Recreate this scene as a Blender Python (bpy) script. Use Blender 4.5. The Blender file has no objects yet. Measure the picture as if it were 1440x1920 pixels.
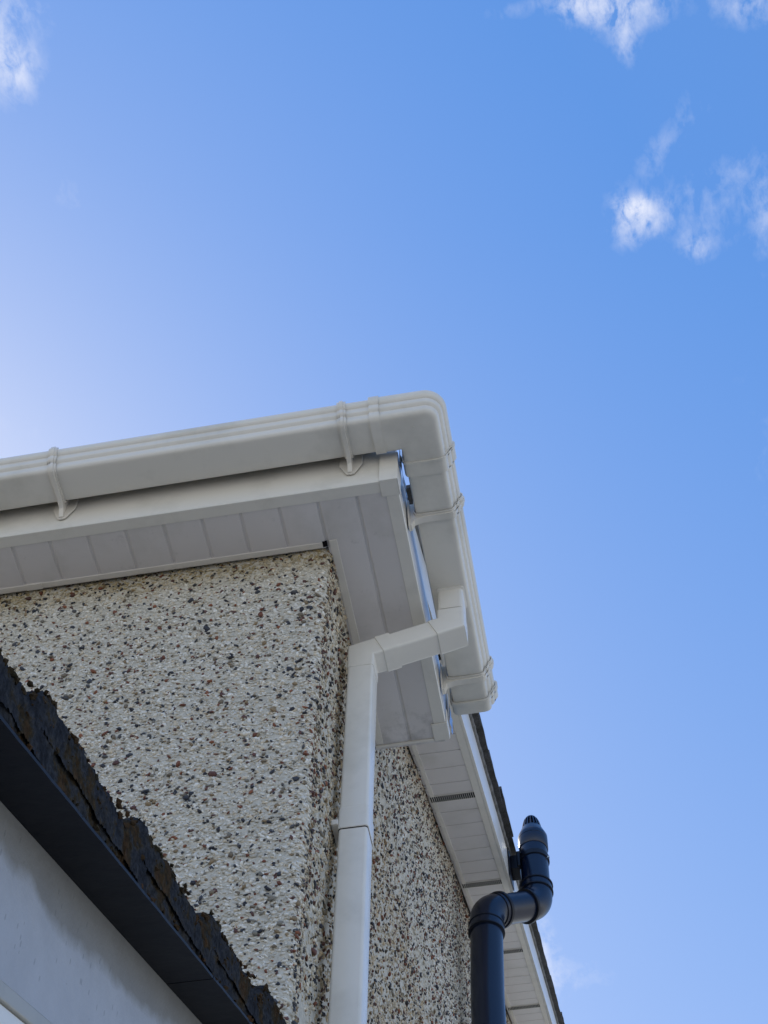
import bpy, bmesh, math, random
import numpy as np
from mathutils import Vector, Matrix
random.seed(4)
H = 5.0                       # height of the eaves soffit above the ground; builders work in z relative to it
R = math.radians
sc = bpy.context.scene
col = sc.collection

# ------------------------------------------------------------------ camera
CX = (0.98421066, 0.17641165, 0.01443311)
CY = (-0.14308923, 0.84099259, -0.52178247)
CZ = (-0.10418664, 0.51147864, 0.85295647)
CP = (0.57896796, -2.15085559, -3.44218192)
cam_d = bpy.data.cameras.new('camera')
cam = bpy.data.objects.new('camera', cam_d); col.objects.link(cam)
cam_d.sensor_fit = 'VERTICAL'; cam_d.sensor_height = 36.0; cam_d.lens = 36.0 * 2998.643 / 1920
cam_d.clip_start = 0.05; cam_d.clip_end = 2000
m = Matrix(((CX[0], -CY[0], -CZ[0], CP[0]), (CX[1], -CY[1], -CZ[1], CP[1]), (CX[2], -CY[2], -CZ[2], CP[2] + H), (0, 0, 0, 1)))
cam.matrix_world = m
sc.camera = cam

# ------------------------------------------------------------------ sun, sky
SUN = Vector((-2013, 1870, 2150)).normalized()
elev = math.asin(SUN.z); az = math.atan2(SUN.x, SUN.y)
sl = bpy.data.lights.new('sun', 'SUN'); sl.energy = 4.0; sl.angle = R(0.53); sl.color = (1.0, 0.95, 0.87)
so = bpy.data.objects.new('sun', sl); col.objects.link(so)
so.rotation_euler = SUN.to_track_quat('Z', 'Y').to_euler(); so.location = (-6, 4, 14)

world = bpy.data.worlds.new('World'); sc.world = world; world.use_nodes = True
wt = world.node_tree; wn = wt.nodes; wl = wt.links
for n in list(wn): wn.remove(n)
wout = wn.new('ShaderNodeOutputWorld'); bg = wn.new('ShaderNodeBackground'); bg.inputs['Strength'].default_value = 0.12
sky = wn.new('ShaderNodeTexSky'); sky.sky_type = 'NISHITA'; sky.sun_disc = False
sky.sun_elevation = elev; sky.sun_rotation = az
sky.air_density = 1.0; sky.dust_density = 0.5; sky.ozone_density = 1.0; sky.altitude = 50
def wmath(op, a, b=None, c=None, clamp=False):
    n = wn.new('ShaderNodeMath'); n.operation = op; n.use_clamp = clamp
    for i, v in enumerate((a, b, c)):
        if v is None: continue
        if isinstance(v, (int, float)): n.inputs[i].default_value = v
        else: wl.new(v, n.inputs[i])
    return n.outputs[0]
tc = wn.new('ShaderNodeTexCoord'); sp = wn.new('ShaderNodeSeparateXYZ'); wl.new(tc.outputs['Generated'], sp.inputs[0])
zz = wmath('MAXIMUM', sp.outputs[2], 0.05)
# the camera's rendering of a clear sky: compressed brightness, deeper blue, paler towards the horizon
shs = wn.new('ShaderNodeSeparateColor'); shs.mode = 'HSV'; wl.new(sky.outputs[0], shs.inputs[0])
satv = wmath('MULTIPLY_ADD', wmath('SUBTRACT', shs.outputs[1], 0.41), 2.14, 0.36)
satv = wmath('SUBTRACT', satv, wmath('MAXIMUM', wmath('MULTIPLY', wmath('SUBTRACT', 0.93, sp.outputs[2]), 0.38), 0.0))
satv = wmath('MINIMUM', wmath('MAXIMUM', satv, 0.08), 0.84)
valv = wmath('MULTIPLY', wmath('POWER', shs.outputs[2], 0.4), 4.35)
huev = wmath("ADD", shs.outputs[0], 0.004)
chs = wn.new('ShaderNodeCombineColor'); chs.mode = 'HSV'
for q_, o_ in enumerate((huev, satv, valv)): wl.new(o_, chs.inputs[q_])
U = wmath('DIVIDE', sp.outputs[0], zz); V = wmath('DIVIDE', sp.outputs[1], zz)
cmb = wn.new('ShaderNodeCombineXYZ'); wl.new(U, cmb.inputs[0]); wl.new(V, cmb.inputs[1])
def wnoise(scale, detail, rough, dist=0.0, off=0.0):
    n = wn.new('ShaderNodeTexNoise'); n.inputs['Scale'].default_value = scale; n.inputs['Detail'].default_value = detail
    n.inputs['Roughness'].default_value = rough; n.inputs['Distortion'].default_value = dist
    a = wn.new('ShaderNodeVectorMath'); a.operation = 'ADD'; a.inputs[1].default_value = (off, off * .7, off * 1.3)
    s_ = wn.new('ShaderNodeVectorMath'); s_.operation = 'MULTIPLY'; s_.inputs[1].default_value = (1.35, .8, 1)
    wl.new(cmb.outputs[0], s_.inputs[0]); wl.new(s_.outputs[0], a.inputs[0]); wl.new(a.outputs[0], n.inputs['Vector'])
    return n.outputs['Fac']
n1 = wnoise(58, 10, 0.58, 0.35, 3.1); n2 = wnoise(150, 8, 0.6, 0.25, 7.7)
nn = wmath('ADD', wmath('MULTIPLY', n1, 0.7), wmath('MULTIPLY', n2, 0.3))
# cloud patches on the cloud layer: centre u, v, radii, turn, strength
BL = [(-.306, .222, .020, .022, 0, .68), (-.294, .240, .012, .014, 0, .5), (-.275, .206, .016, .008, .5, .20),
      (.084, .264, .024, .013, .1, .80), (.060, .260, .013, .007, .3, .65), (.086, .286, .007, .013, 0, .45),
      (.163, .276, .020, .012, .2, .40), (.022, .256, .020, .006, 0, .14),
      (.0815, .3975, .0070, .0060, 0, 2.3), (.088, .408, .013, .009, -.5, .62), (.072, .402, .009, .016, 0, .36),
      (.120, .405, .030, .020, .4, .15), (.119, .431, .010, .008, .3, .36), (.100, .362, .018, .009, -.8, .17),
      (.124, .337, .012, .016, .6, .11), (.167, .413, .012, .028, 0, .24), (.145, .385, .020, .014, 0, .12),
      (-.066, 1.075, .012, .045, 0, .5), (-.040, 1.105, .03, .02, 0, .15),
      (-.283, .325, .012, .012, 0, .10), (-.60, .50, .15, .10, 0, .4), (.35, .10, .12, .06, 0, .6), (.5, .6, .2, .12, 0, .6), (-.1, -.3, .3, .2, 0, .6)]
acc = None
for (u0, v0, ru, rv, an, st) in BL:
    du = wmath('SUBTRACT', U, u0); dv = wmath('SUBTRACT', V, v0)
    c_, s_ = math.cos(an), math.sin(an)
    a = wmath('ADD', wmath('MULTIPLY', du, c_ / ru), wmath('MULTIPLY', dv, s_ / ru))
    b = wmath('ADD', wmath('MULTIPLY', du, -s_ / rv), wmath('MULTIPLY', dv, c_ / rv))
    d2 = wmath('ADD', wmath('MULTIPLY', a, a), wmath('MULTIPLY', b, b))
    g = wmath('MULTIPLY', wmath('POWER', 2.718, wmath('MULTIPLY', d2, -0.8)), st)
    acc = g if acc is None else wmath('ADD', acc, g)
dens = wmath('MULTIPLY', acc, wmath('MULTIPLY', wmath('SUBTRACT', nn, 0.37, clamp=True), 5.6))
dens = wmath('SUBTRACT', 1.0, wmath('POWER', 2.718, wmath('MULTIPLY', wmath('MAXIMUM', wmath('SUBTRACT', dens, 0.05), 0.0), -1.15)), clamp=True)
dens = wmath('MULTIPLY', dens, wmath('GREATER_THAN', sp.outputs[2], 0.06))
mixc = wn.new('ShaderNodeMix'); mixc.data_type = 'RGBA'
wl.new(dens, mixc.inputs['Factor']); wl.new(chs.outputs[0], mixc.inputs['A']); mixc.inputs['B'].default_value = (7.2, 7.5, 8.6, 1)
wl.new(mixc.outputs['Result'], bg.inputs['Color']); wl.new(bg.outputs[0], wout.inputs[0])

sc.view_settings.view_transform = 'Standard'; sc.view_settings.look = 'None'
sc.view_settings.exposure = 0.0; sc.view_settings.gamma = 1.0; sc.view_settings.use_curve_mapping = False

# ------------------------------------------------------------------ helpers
def mat(name, color, rough=0.5, spec=0.5, var=None, vscale=8.0, bump=None, bscale=60.0, detail=6, vlo=0.4, vhi=0.65, stretch=None):
    M = bpy.data.materials.new(name); M.use_nodes = True
    t = M.node_tree; nd = t.nodes; b = nd['Principled BSDF']
    b.inputs['Base Color'].default_value = (*color, 1); b.inputs['Roughness'].default_value = rough
    b.inputs['Specular IOR Level'].default_value = spec
    tcn = nd.new('ShaderNodeTexCoord'); src = tcn.outputs['Object']
    if stretch:
        mp = nd.new('ShaderNodeMapping'); mp.inputs['Scale'].default_value = stretch
        t.links.new(src, mp.inputs[0]); src = mp.outputs[0]
    if var:
        n = nd.new('ShaderNodeTexNoise'); n.inputs['Scale'].default_value = vscale; n.inputs['Detail'].default_value = detail
        n.inputs['Roughness'].default_value = 0.62
        t.links.new(src, n.inputs['Vector'])
        r = nd.new('ShaderNodeValToRGB'); r.color_ramp.elements[0].position = vlo; r.color_ramp.elements[1].position = vhi
        r.color_ramp.elements[0].color = (*color, 1); r.color_ramp.elements[1].color = (*var, 1)
        t.links.new(n.outputs['Fac'], r.inputs[0]); t.links.new(r.outputs[0], b.inputs['Base Color'])
    if bump:
        n = nd.new('ShaderNodeTexNoise'); n.inputs['Scale'].default_value = bscale; n.inputs['Detail'].default_value = 5
        t.links.new(tcn.outputs['Object'], n.inputs['Vector'])
        bp = nd.new('ShaderNodeBump'); bp.inputs['Strength'].default_value = 1.0; bp.inputs['Distance'].default_value = bump
        t.links.new(n.outputs['Fac'], bp.inputs['Height']); t.links.new(bp.outputs[0], b.inputs['Normal'])
    return M

def newobj(name, verts, faces, material, parent=None, smooth=False, auto=None):
    me = bpy.data.meshes.new(name); me.from_pydata([tuple(v) for v in verts], [], faces); me.validate(); me.update()
    return finish(name, me, material, parent, smooth, auto)
def finish(name, me, material, parent, smooth=False, auto=None):
    bm = bmesh.new(); bm.from_mesh(me); bmesh.ops.remove_doubles(bm, verts=bm.verts, dist=1e-6)
    bmesh.ops.recalc_face_normals(bm, faces=bm.faces)
    if auto:
        for f in bm.faces: f.smooth = True
        for e in bm.edges: e.smooth = not (len(e.link_faces) == 2 and e.calc_face_angle(0) > R(auto))
    elif smooth:
        for f in bm.faces: f.smooth = True
    bm.to_mesh(me); bm.free()
    if material: me.materials.append(material)
    o = bpy.data.objects.new(name, me); col.objects.link(o)
    if parent: o.parent = parent
    else: o.location.z = H
    return o
def bevel(o, w=0.002, seg=2):
    md = o.modifiers.new('bevel', 'BEVEL'); md.width = w; md.segments = seg; md.limit_method = 'ANGLE'; md.angle_limit = R(35)
    md.harden_normals = False
    for p in o.data.polygons: p.use_smooth = True
    wmd = o.modifiers.new('wn', 'WEIGHTED_NORMAL'); wmd.keep_sharp = True
    return o
def thing(name, label, cat, loc=(0, 0, 0), group=None):
    o = bpy.data.objects.new(name, None); col.objects.link(o); o.location = loc; o.empty_display_size = .1
    o['label'] = label; o['category'] = cat
    if group: o['group'] = group
    return o

class MB:
    def __init__(s): s.v = []; s.f = []
    def add(s, vs, fs):
        b = len(s.v); s.v += [tuple(v) for v in vs]; s.f += [tuple(b + i for i in f) for f in fs]
    def box(s, x0, x1, y0, y1, z0, z1):
        s.add([(x, y, z) for z in (z0, z1) for y in (y0, y1) for x in (x0, x1)],
              [(0, 2, 3, 1), (4, 5, 7, 6), (0, 1, 5, 4), (2, 6, 7, 3), (0, 4, 6, 2), (1, 3, 7, 5)])
    def hexa(s, p):       # 8 points, bottom 4 then top 4 (ring order)
        s.add(p, [(3, 2, 1, 0), (4, 5, 6, 7), (0, 1, 5, 4), (1, 2, 6, 5), (2, 3, 7, 6), (3, 0, 4, 7)])
    def prism(s, poly, fn0, fn1):   # poly: list of 2D; fn maps (a,b)->3D for both ends
        n = len(poly); s.add([fn0(*p) for p in poly] + [fn1(*p) for p in poly],
              [tuple(range(n - 1, -1, -1)), tuple(range(n, 2 * n))] + [(i, (i + 1) % n, n + (i + 1) % n, n + i) for i in range(n)])
    def rings(s, rs, cap=True):     # rings of points
        n = len(rs[0]); b = len(s.v)
        for r in rs: s.v += [tuple(p) for p in r]
        for k in range(len(rs) - 1):
            for i in range(n):
                j = (i + 1) % n; s.f.append((b + k * n + i, b + k * n + j, b + (k + 1) * n + j, b + (k + 1) * n + i))
        if cap: s.f.append(tuple(b + i for i in range(n - 1, -1, -1))); s.f.append(tuple(b + (len(rs) - 1) * n + i for i in range(n)))
    def build(s, name, material, parent=None, smooth=False, auto=None, bev=None):
        o = newobj(name, s.v, s.f, material, parent, smooth, auto)
        if bev: bevel(o, bev)
        return o

def tube(mb, pts, radii, n=32):
    """circular sweep along a path lying in a plane y = const"""
    pts = [Vector(p) for p in pts]; rs = []
    for i, p in enumerate(pts):
        a = pts[max(i - 1, 0)]; b = pts[min(i + 1, len(pts) - 1)]; t = (b - a).normalized()
        side = Vector((0, 1, 0)); up = side.cross(t).normalized()
        rs.append([p + side * (math.cos(q) * radii[i]) + up * (math.sin(q) * radii[i]) for q in [2 * math.pi * k / n for k in range(n)]])
    mb.rings(rs)

# ------------------------------------------------------------------ materials
def pvc(name, c, rough=0.27, dirt=(0.50, 0.48, 0.42), lo=.50, hi=1.0):
    return mat(name, c, rough, 0.5, var=dirt, vscale=5.0, vlo=lo, vhi=hi, bump=0.0006, bscale=14)
M_pvc = pvc('white_pvc', (0.82, 0.785, 0.715)); M_pvc_trim = pvc('white_pvc_trim', (0.82, 0.775, 0.70))
M_soffit = pvc('soffit_pvc', (0.74, 0.70, 0.68), .38)
M_black = mat('black_pipe_plastic', (0.003, 0.010, 0.034), 0.26, 0.55, bump=0.0004, bscale=30)
M_black_r = mat('black_rubber_ring', (0.006, 0.008, 0.016), 0.4, 0.35)
M_dark = mat('dark_gap', (0.008, 0.008, 0.010), 0.9, 0.1)
M_tile = mat('concrete_roof_tile', (0.085, 0.082, 0.085), 0.8, 0.3, var=(0.045, 0.045, 0.04), vscale=20, bump=0.004, bscale=90)
M_mortar = mat('verge_mortar', (0.22, 0.21, 0.2), 0.9, 0.2, var=(0.10, 0.10, 0.09), vscale=14, bump=0.006, bscale=80)
M_clad = mat('dark_undercloak_board', (0.005, 0.006, 0.011), 0.5, 0.12, var=(0.010, 0.011, 0.016), vscale=9, bump=0.0008, bscale=40)
M_metal = mat('foil_sheet', (0.35, 0.42, 0.52), 0.22, 0.8, bump=0.003, bscale=60); M_metal.node_tree.nodes['Principled BSDF'].inputs['Metallic'].default_value = 0.8

def grime(M, y0, y1, amt):
    t = M.node_tree; nd = t.nodes; b = nd['Principled BSDF']; src = b.inputs['Base Color'].links[0].from_socket
    tcn = nd.new('ShaderNodeTexCoord'); sx = nd.new('ShaderNodeSeparateXYZ'); t.links.new(tcn.outputs['Object'], sx.inputs[0])
    mr = nd.new('ShaderNodeMapRange'); mr.inputs['From Min'].default_value = y0; mr.inputs['From Max'].default_value = y1; t.links.new(sx.outputs[1], mr.inputs['Value'])
    n = nd.new('ShaderNodeTexNoise'); n.inputs['Scale'].default_value = 22; n.inputs['Detail'].default_value = 8; n.inputs['Roughness'].default_value = .7; t.links.new(tcn.outputs['Object'], n.inputs['Vector'])
    a = nd.new('ShaderNodeMath'); a.operation = 'MULTIPLY_ADD'; a.inputs[1].default_value = .22; t.links.new(mr.outputs[0], a.inputs[0]); t.links.new(n.outputs['Fac'], a.inputs[2])
    r = nd.new('ShaderNodeMapRange'); r.inputs['From Min'].default_value = .60; r.inputs['From Max'].default_value = .80; r.inputs['To Max'].default_value = amt; t.links.new(a.outputs[0], r.inputs['Value'])
    m_ = nd.new('ShaderNodeMix'); m_.data_type = 'RGBA'; t.links.new(r.outputs[0], m_.inputs['Factor']); t.links.new(src, m_.inputs['A']); m_.inputs['B'].default_value = (.16, .15, .13, 1)
    t.links.new(m_.outputs['Result'], b.inputs['Base Color'])
M_verge_soffit = M_soffit.copy(); M_verge_soffit.name = 'verge_soffit_pvc'
grime(M_soffit, .50, .68, .34)
# ------------------------------------------------------------------ ground
M_ground = mat('concrete_paving', (0.50, 0.46, 0.385), 0.9, 0.3, var=(0.42, 0.385, 0.325), vscale=1.3, bump=0.003, bscale=120)
g = newobj('ground', [(-400, -400, 0), (400, -400, 0), (400, 400, 0), (-400, 400, 0)], [(0, 1, 2, 3)], M_ground)
g.location.z = 0; g['kind'] = 'structure'

# ------------------------------------------------------------------ house
house = thing('house', 'pebble-dashed house corner with white plastic eaves and a boxed gable end', 'house', (0, 0, H))
TS = 0.485; TD = 0.0506        # verge soffit: z = TD + TS*y
RIDGE = 6.6; BACK = 13.2; XL = -8.0
def verge_z(y): return TD + TS * (y if y <= RIDGE else 2 * RIDGE - y)

RC = 0.022                     # rounded render arris
def bumpf(a, z): return 0.0035 * (math.sin(a * 7.1 + z * 3.3 + 1) + math.sin(a * 3.7 - z * 5.9 + 2) * .8 + math.sin(z * 11 + a * 13) * .35 + math.sin(a * 23 + 1.3 * z) * .25)
QA = RC * math.pi / 2
def wall_pn(s, z):
    """s<0: metres along the front from the arris; s>0: along the side"""
    d = bumpf(s, z) - 0.004
    if s <= -QA / 2: n = (0, -1); p = (-RC + (s + QA / 2), 0)
    elif s >= QA / 2: n = (1, 0); p = (0, RC + (s - QA / 2))
    else:
        t = (s + QA / 2) / RC; n = (math.sin(t), -math.cos(t)); p = (-RC + RC * n[0], RC + RC * n[1])
    if s > 0: d += -0.010 * (1 / (1 + math.exp(max(-40, min(40, (z + 0.03 + .008 * math.sin(s * 5)) * 300))))) * min(1, max(0, (s - .1) * 4))  # slight ledge in the side render
    return (p[0] + n[0] * d, p[1] + n[1] * d, z), n
def wall_top(s):
    if s < 0: return 0.05
    y = s
    return max(0.05, verge_z(min(y, BACK)) + 0.012)
ss = list(np.linspace(XL, -1.4, 14)) + list(np.linspace(-1.38, -.05, 60)) + list(np.linspace(-.045, .045, 15)) + list(np.linspace(.06, 5.6, 150)) + list(np.linspace(5.8, BACK, 24))
vv = list(np.linspace(0, .55, 8)) + list(np.linspace(.56, 1, 110))
vs = []; fs = []
for s in ss:
    top = wall_top(s)
    for v in vv:
        p, _ = wall_pn(s, -H + v * (top + H)); vs.append(p)
nv = len(vv)
for i in range(len(ss) - 1):
    for j in range(nv - 1):
        fs.append((i * nv + j, (i + 1) * nv + j, (i + 1) * nv + j + 1, i * nv + j + 1))
M_render = mat('pebbledash_render', (0.66, 0.62, 0.53), 0.95, 0.15, var=(0.50, 0.465, 0.39), vscale=70, bump=0.005, bscale=130)
M_render.node_tree.nodes['Principled BSDF'].inputs['Roughness'].default_value = .95
wallo = newobj('wall', vs, fs, M_render, house, smooth=True)
# closing walls behind
mb = MB(); mb.box(XL, XL + .2, .01, BACK - .3, -H, .05); mb.box(XL + .21, -.1, BACK - .3, BACK - .1, -H, .05); mb.build('rear_wall', M_render, house)

# ---- pebbles thrown on the render (one mass of stones)
def ico():
    bm = bmesh.new(); bmesh.ops.create_icosphere(bm, subdivisions=1, radius=1.0)
    v = np.array([x.co[:] for x in bm.verts]); f = np.array([[q.index for q in x.verts] for x in bm.faces]); bm.free(); return v, f
IV, IF = ico()
rng = np.random.default_rng(11)
TEMPL = []
for k in range(24):
    v = IV * (1 + rng.uniform(-.28, .28, (12, 1))) + rng.uniform(-.14, .14, (12, 3)); TEMPL.append(v)
TEMPL = np.array(TEMPL)
CR = np.array([CX, CY, CZ]); CPn = np.array(CP)
def inview(P, mg=110):
    c = (P - CPn) @ CR.T
    x = c[:, 0] / c[:, 2] * 2998.6 + 720; y = c[:, 1] / c[:, 2] * 2998.6 + 960
    return (x > -mg) & (x < 1440 + mg) & (y > 400) & (y < 1920 + mg) & (c[:, 2] > 0)
PAL = {  # weights, colours
    'white': [(.78, .74, .65), (.71, .67, .58), (.84, .81, .74), (.60, .56, .47), (.68, .59, .45)],
    'dark': [(.045, .05, .065), (.06, .066, .085), (.035, .035, .045), (.09, .09, .095)],
    'rust': [(.20, .075, .045), (.27, .10, .05), (.15, .07, .06), (.12, .06, .055)],
    'tan': [(.30, .22, .13), (.22, .18, .13), (.26, .24, .20)]}
def stones(name, S, Z, size, flat):
    n = len(S)
    P = np.empty((n, 3)); N = np.empty((n, 3))
    for i in range(n):
        p, nn_ = wall_pn(S[i], Z[i]); P[i] = p; N[i] = (nn_[0], nn_[1], 0)
    k = inview(P); P = P[k]; N = N[k]; S = S[k]; Z = Z[k]; size = size[k]; n = len(S)
    T = np.stack([-N[:, 1], N[:, 0], np.zeros(n)], 1); Bz = np.tile([0, 0, 1.0], (n, 1))
    a = rng.normal(0.12, 0.75, n); e1 = T * np.cos(a)[:, None] + Bz * np.sin(a)[:, None]; e2 = -T * np.sin(a)[:, None] + Bz * np.cos(a)[:, None]
    kind = rng.random(n); kind = np.where((S > .015) & (rng.random(n) < .20), .86 + .14 * kind, kind); white = kind < .86
    tilt = rng.normal(0, .48, (n, 2)); N2 = N + e1 * tilt[:, :1] + e2 * tilt[:, 1:]; N2 /= np.linalg.norm(N2, axis=1)[:, None]
    e1 = e1 - N2 * (e1 * N2).sum(1)[:, None]; e1 /= np.linalg.norm(e1, axis=1)[:, None]; e2 = np.cross(N2, e1)
    dim = np.stack([size * rng.uniform(.75, 1.35, n), size * rng.uniform(.45, .85, n), size * flat * rng.uniform(.6, 1.3, n)], 1)
    big = np.where(S < .02, rng.uniform(.70, 1.22, n), rng.uniform(.75, 1.1, n)); dim[~white] *= (np.array([1.0, 1.12, 1.1])[None] * big[:, None])[~white]
    tv = TEMPL[rng.integers(0, len(TEMPL), n)] * dim[:, None, :]
    W = P[:, None, :] + N[:, None, :] * (np.where(white, .30, .9)[:, None] * dim[:, 2:3])[:, None, :] + tv[:, :, 0:1] * e1[:, None, :] + tv[:, :, 1:2] * e2[:, None, :] + tv[:, :, 2:3] * N2[:, None, :]
    C = np.empty((n, 3))
    for i in range(n):
        q = kind[i]; fam = 'white' if q < .86 else 'dark' if q < .915 else 'rust' if q < .955 else 'tan'
        C[i] = PAL[fam][rng.integers(0, len(PAL[fam]))]
    C *= rng.uniform(.82, 1.12, (n, 1))
    # weathering: algae under the soffit, brown dirt on the side face, damp at porch roof
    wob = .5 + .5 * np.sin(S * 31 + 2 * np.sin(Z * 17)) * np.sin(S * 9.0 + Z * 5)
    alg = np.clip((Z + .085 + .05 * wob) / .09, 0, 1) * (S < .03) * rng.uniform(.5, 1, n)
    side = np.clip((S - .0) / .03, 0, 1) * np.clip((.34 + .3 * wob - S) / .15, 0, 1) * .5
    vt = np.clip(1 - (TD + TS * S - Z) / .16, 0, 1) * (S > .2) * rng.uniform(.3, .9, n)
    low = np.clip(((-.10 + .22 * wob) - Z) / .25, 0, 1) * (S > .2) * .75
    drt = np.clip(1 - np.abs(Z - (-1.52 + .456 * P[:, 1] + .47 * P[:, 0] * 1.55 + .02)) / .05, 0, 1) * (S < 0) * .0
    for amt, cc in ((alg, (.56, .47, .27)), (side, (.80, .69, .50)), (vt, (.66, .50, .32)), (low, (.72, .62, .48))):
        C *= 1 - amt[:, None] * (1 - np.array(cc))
    V = W.reshape(-1, 3); F = (IF[None] + (np.arange(n) * 12)[:, None, None]).reshape(-1, 3)
    me = bpy.data.meshes.new(name)
    me.vertices.add(len(V)); me.vertices.foreach_set('co', V.astype(np.float32).ravel())
    me.loops.add(len(F) * 3); me.loops.foreach_set('vertex_index', F.astype(np.int32).ravel())
    me.polygons.add(len(F)); me.polygons.foreach_set('loop_start', (np.arange(len(F)) * 3).astype(np.int32))
    me.update(calc_edges=True)
    at = me.attributes.new('stone_colour', 'FLOAT_COLOR', 'POINT')
    at.data.foreach_set('color', np.repeat(np.concatenate([C, np.ones((n, 1))], 1), 12, 0).astype(np.float32).ravel())
    me.materials.append(M_stone)
    o = bpy.data.objects.new(name, me); col.objects.link(o); o.parent = house; o['kind'] = 'stuff'
    return n
M_stone = bpy.data.materials.new('pebbles'); M_stone.use_nodes = True
t_ = M_stone.node_tree; b_ = t_.nodes['Principled BSDF']; b_.inputs['Roughness'].default_value = .62; b_.inputs['Specular IOR Level'].default_value = .35
an_ = t_.nodes.new('ShaderNodeAttribute'); an_.attribute_name = 'stone_colour'; t_.links.new(an_.outputs['Color'], b_.inputs['Base Color'])
N1 = 62000
S1 = rng.uniform(-1.05, .06, N1); Z1 = rng.uniform(-2.3, .02, N1)
N2_ = 150000
S2 = rng.uniform(.03, 5.4, N2_); Z2 = rng.uniform(-1.4, 2.7, N2_)
k = (Z2 < TD + TS * S2 + .01); S2 = S2[k]; Z2 = Z2[k]
Sx = np.concatenate([S1, S2]); Zx = np.concatenate([Z1, Z2])
sz = np.where(rng.random(len(Sx)) < .22, rng.uniform(.0052, .0072, len(Sx)), rng.uniform(.0030, .0052, len(Sx)))
sz[len(S1):] *= 1.15
nst = stones('pebbledash_stones', Sx, Zx, sz, .42)
print('stones', nst)

# ---- soffit: boards along y, 100 mm pitch, grooves between
GX = 0.0945; FY = -0.175; FX = 0.203; RE = 0.655      # fascia planes, end of return
def comb(mb, edges, xr, y0, y1):
    """underside of tongued boards: edges are the board joints, right to left"""
    g_ = 0.0075; c_ = .0022; dp_ = .0036
    poly = [(xr, .009), (xr, 0.0)]
    for e in edges: poly += [(e + g_ + c_, 0.0), (e + g_, c_), (e + g_ - c_, dp_), (e - .0004, dp_), (e - .0012, .0008), (e - .0026, 0.0)]
    xl_ = edges[-1] - .1
    poly += [(xl_, 0.0), (xl_, .009)]
    mb.prism(poly, lambda a, b: (a, y0, b), lambda a, b: (a, y1, b))
mb = MB()
comb(mb, [GX - .1 * k for k in range(1, 80)], GX - .1 + .0195, FY + .004, -.006)
so_ = mb.build('eaves_soffit', M_soffit, house, auto=30)
mb = MB()
g_ = .0075; c_ = .0022; dp_ = .0036
poly = [(FX - .012, .0094), (FX - .012, 0.0), (GX + g_ + c_, 0.0), (GX + g_, c_), (GX + g_ - c_, dp_), (GX - .0004, dp_), (GX - .0012, .0008), (GX - .0026, 0), (.0142, 0), (.0142, .0094)]
mb.prism(poly, lambda a, b: (a, FY + .0042, b), lambda a, b: (a, RE, b))
poly = [(.0141, .0094), (.0141, 0), (-.0052, 0), (-.0052, .0094)]
mb.prism([(.0141, .0094), (.0141, 0.0), (.0139, 0.0), (.0139, .0094)], lambda a, b: (a, -.0059, b), lambda a, b: (a, RE, b))
mb.box(.0002, .0138, -.0058, RE, 0.0, .0094)
mb.build('return_soffit', M_soffit, house, auto=30)
# j trims along the walls
mb = MB()
mb.box(XL, -.014, -.024, -.008, -.0026, .004)
mb.box(.005, .025, -.027, RE - .001, -.0018, .004)
mb.build('soffit_trim', M_pvc_trim, house, bev=.0012)
mb = MB(); mb.box(-.0130, -.001, -.0262, -.0095, -.0009, .002); mb.build('trim_gap_shade', M_dark, house)  # solid dark block stands in for the shade inside the open trim notch
# small joint in trim
mb = MB(); mb.box(-.802, -.758, -.0255, -.0075, -.0050, .0045); mb.build('trim_joint', M_pvc_trim, house, bev=.001)
# vent strip in front soffit at the left
mb = MB(); mb.box(-.9395, -.9095, -.146, -.024, -.0025, .003); vst = mb.build('soffit_vent', M_pvc_trim, house, bev=.001)
mb = MB()
for i in range(16): mb.box(-.935, -.914, -.140 + i * .0072, -.1365 + i * .0072, -.0032, -.0005)
mb.build('vent_slot', M_dark, vst)

# ---- fascia boards (front and return) with nosing and 30 mm leg underneath
fp = [(0, .178), (0, .020), (-.0015, .018), (-.0035, .016), (-.0035, .0015), (-.0015, -.0015), (.030, -.0015), (.031, .001), (.031, .006), (.009, .006), (.009, .178)]  # u inward, w up
mb = MB(); mb.prism([(p[0], p[1]) for p in fp], lambda u, w: (XL, FY + u, w), lambda u, w: (FX - .001 + (-u if False else 0), FY + u, w))
fas = mb.build('fascia', M_pvc, house, auto=30)
mb = MB(); mb.prism([(p[0], p[1]) for p in fp], lambda u, w: (FX - u, FY + .012, w), lambda u, w: (FX - u, RE - .012, w))
fas2 = mb.build('fascia', M_pvc, house, auto=30)
# corner cover
mb = MB()
cp = [(.160, FY - .0065), (.160, FY + .040)]
mb.box(.162, FX + .0065, FY - .0065, FY - .0038, -.0042, .128)
mb.box(FX + .0038, FX + .0065, FY - .0037, FY + .042, -.0042, .128)
mb.box(.162, FX + .0037, FY - .0037, FY + .042, -.0042, -.0018)
mb.build('fascia_corner_cover', M_pvc, house, bev=.001)
# return end cover
mb = MB()
mb.box(.166, FX + .006, RE - .050, RE + .008, -.0055, -.0022)
mb.box(FX + .0042, FX + .007, RE - .050, RE + .008, -.0021, .055)
mb.box(.166, FX + .004, RE + .0012, RE + .008, -.0021, .19)
mb.build('fascia_end_cover', M_pvc, house, bev=.001)
# ragged board end seen above the cover
mb = MB(); mb.box(FX - .006, FX - .001, RE - .0115, RE + .0008, .0, .20); mb.build('fascia_backing', M_dark, house)
mb = MB(); mb.box(.0, FX - .008, RE + .009, RE + .015, -.003, .33); mb.build('box_end_panel', M_soffit, house)
mb = MB(); mb.box(.002, .165, RE + .001, RE + .0085, -.0045, .014); mb.build('end_trim', M_pvc_trim, house, bev=.001)

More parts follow.
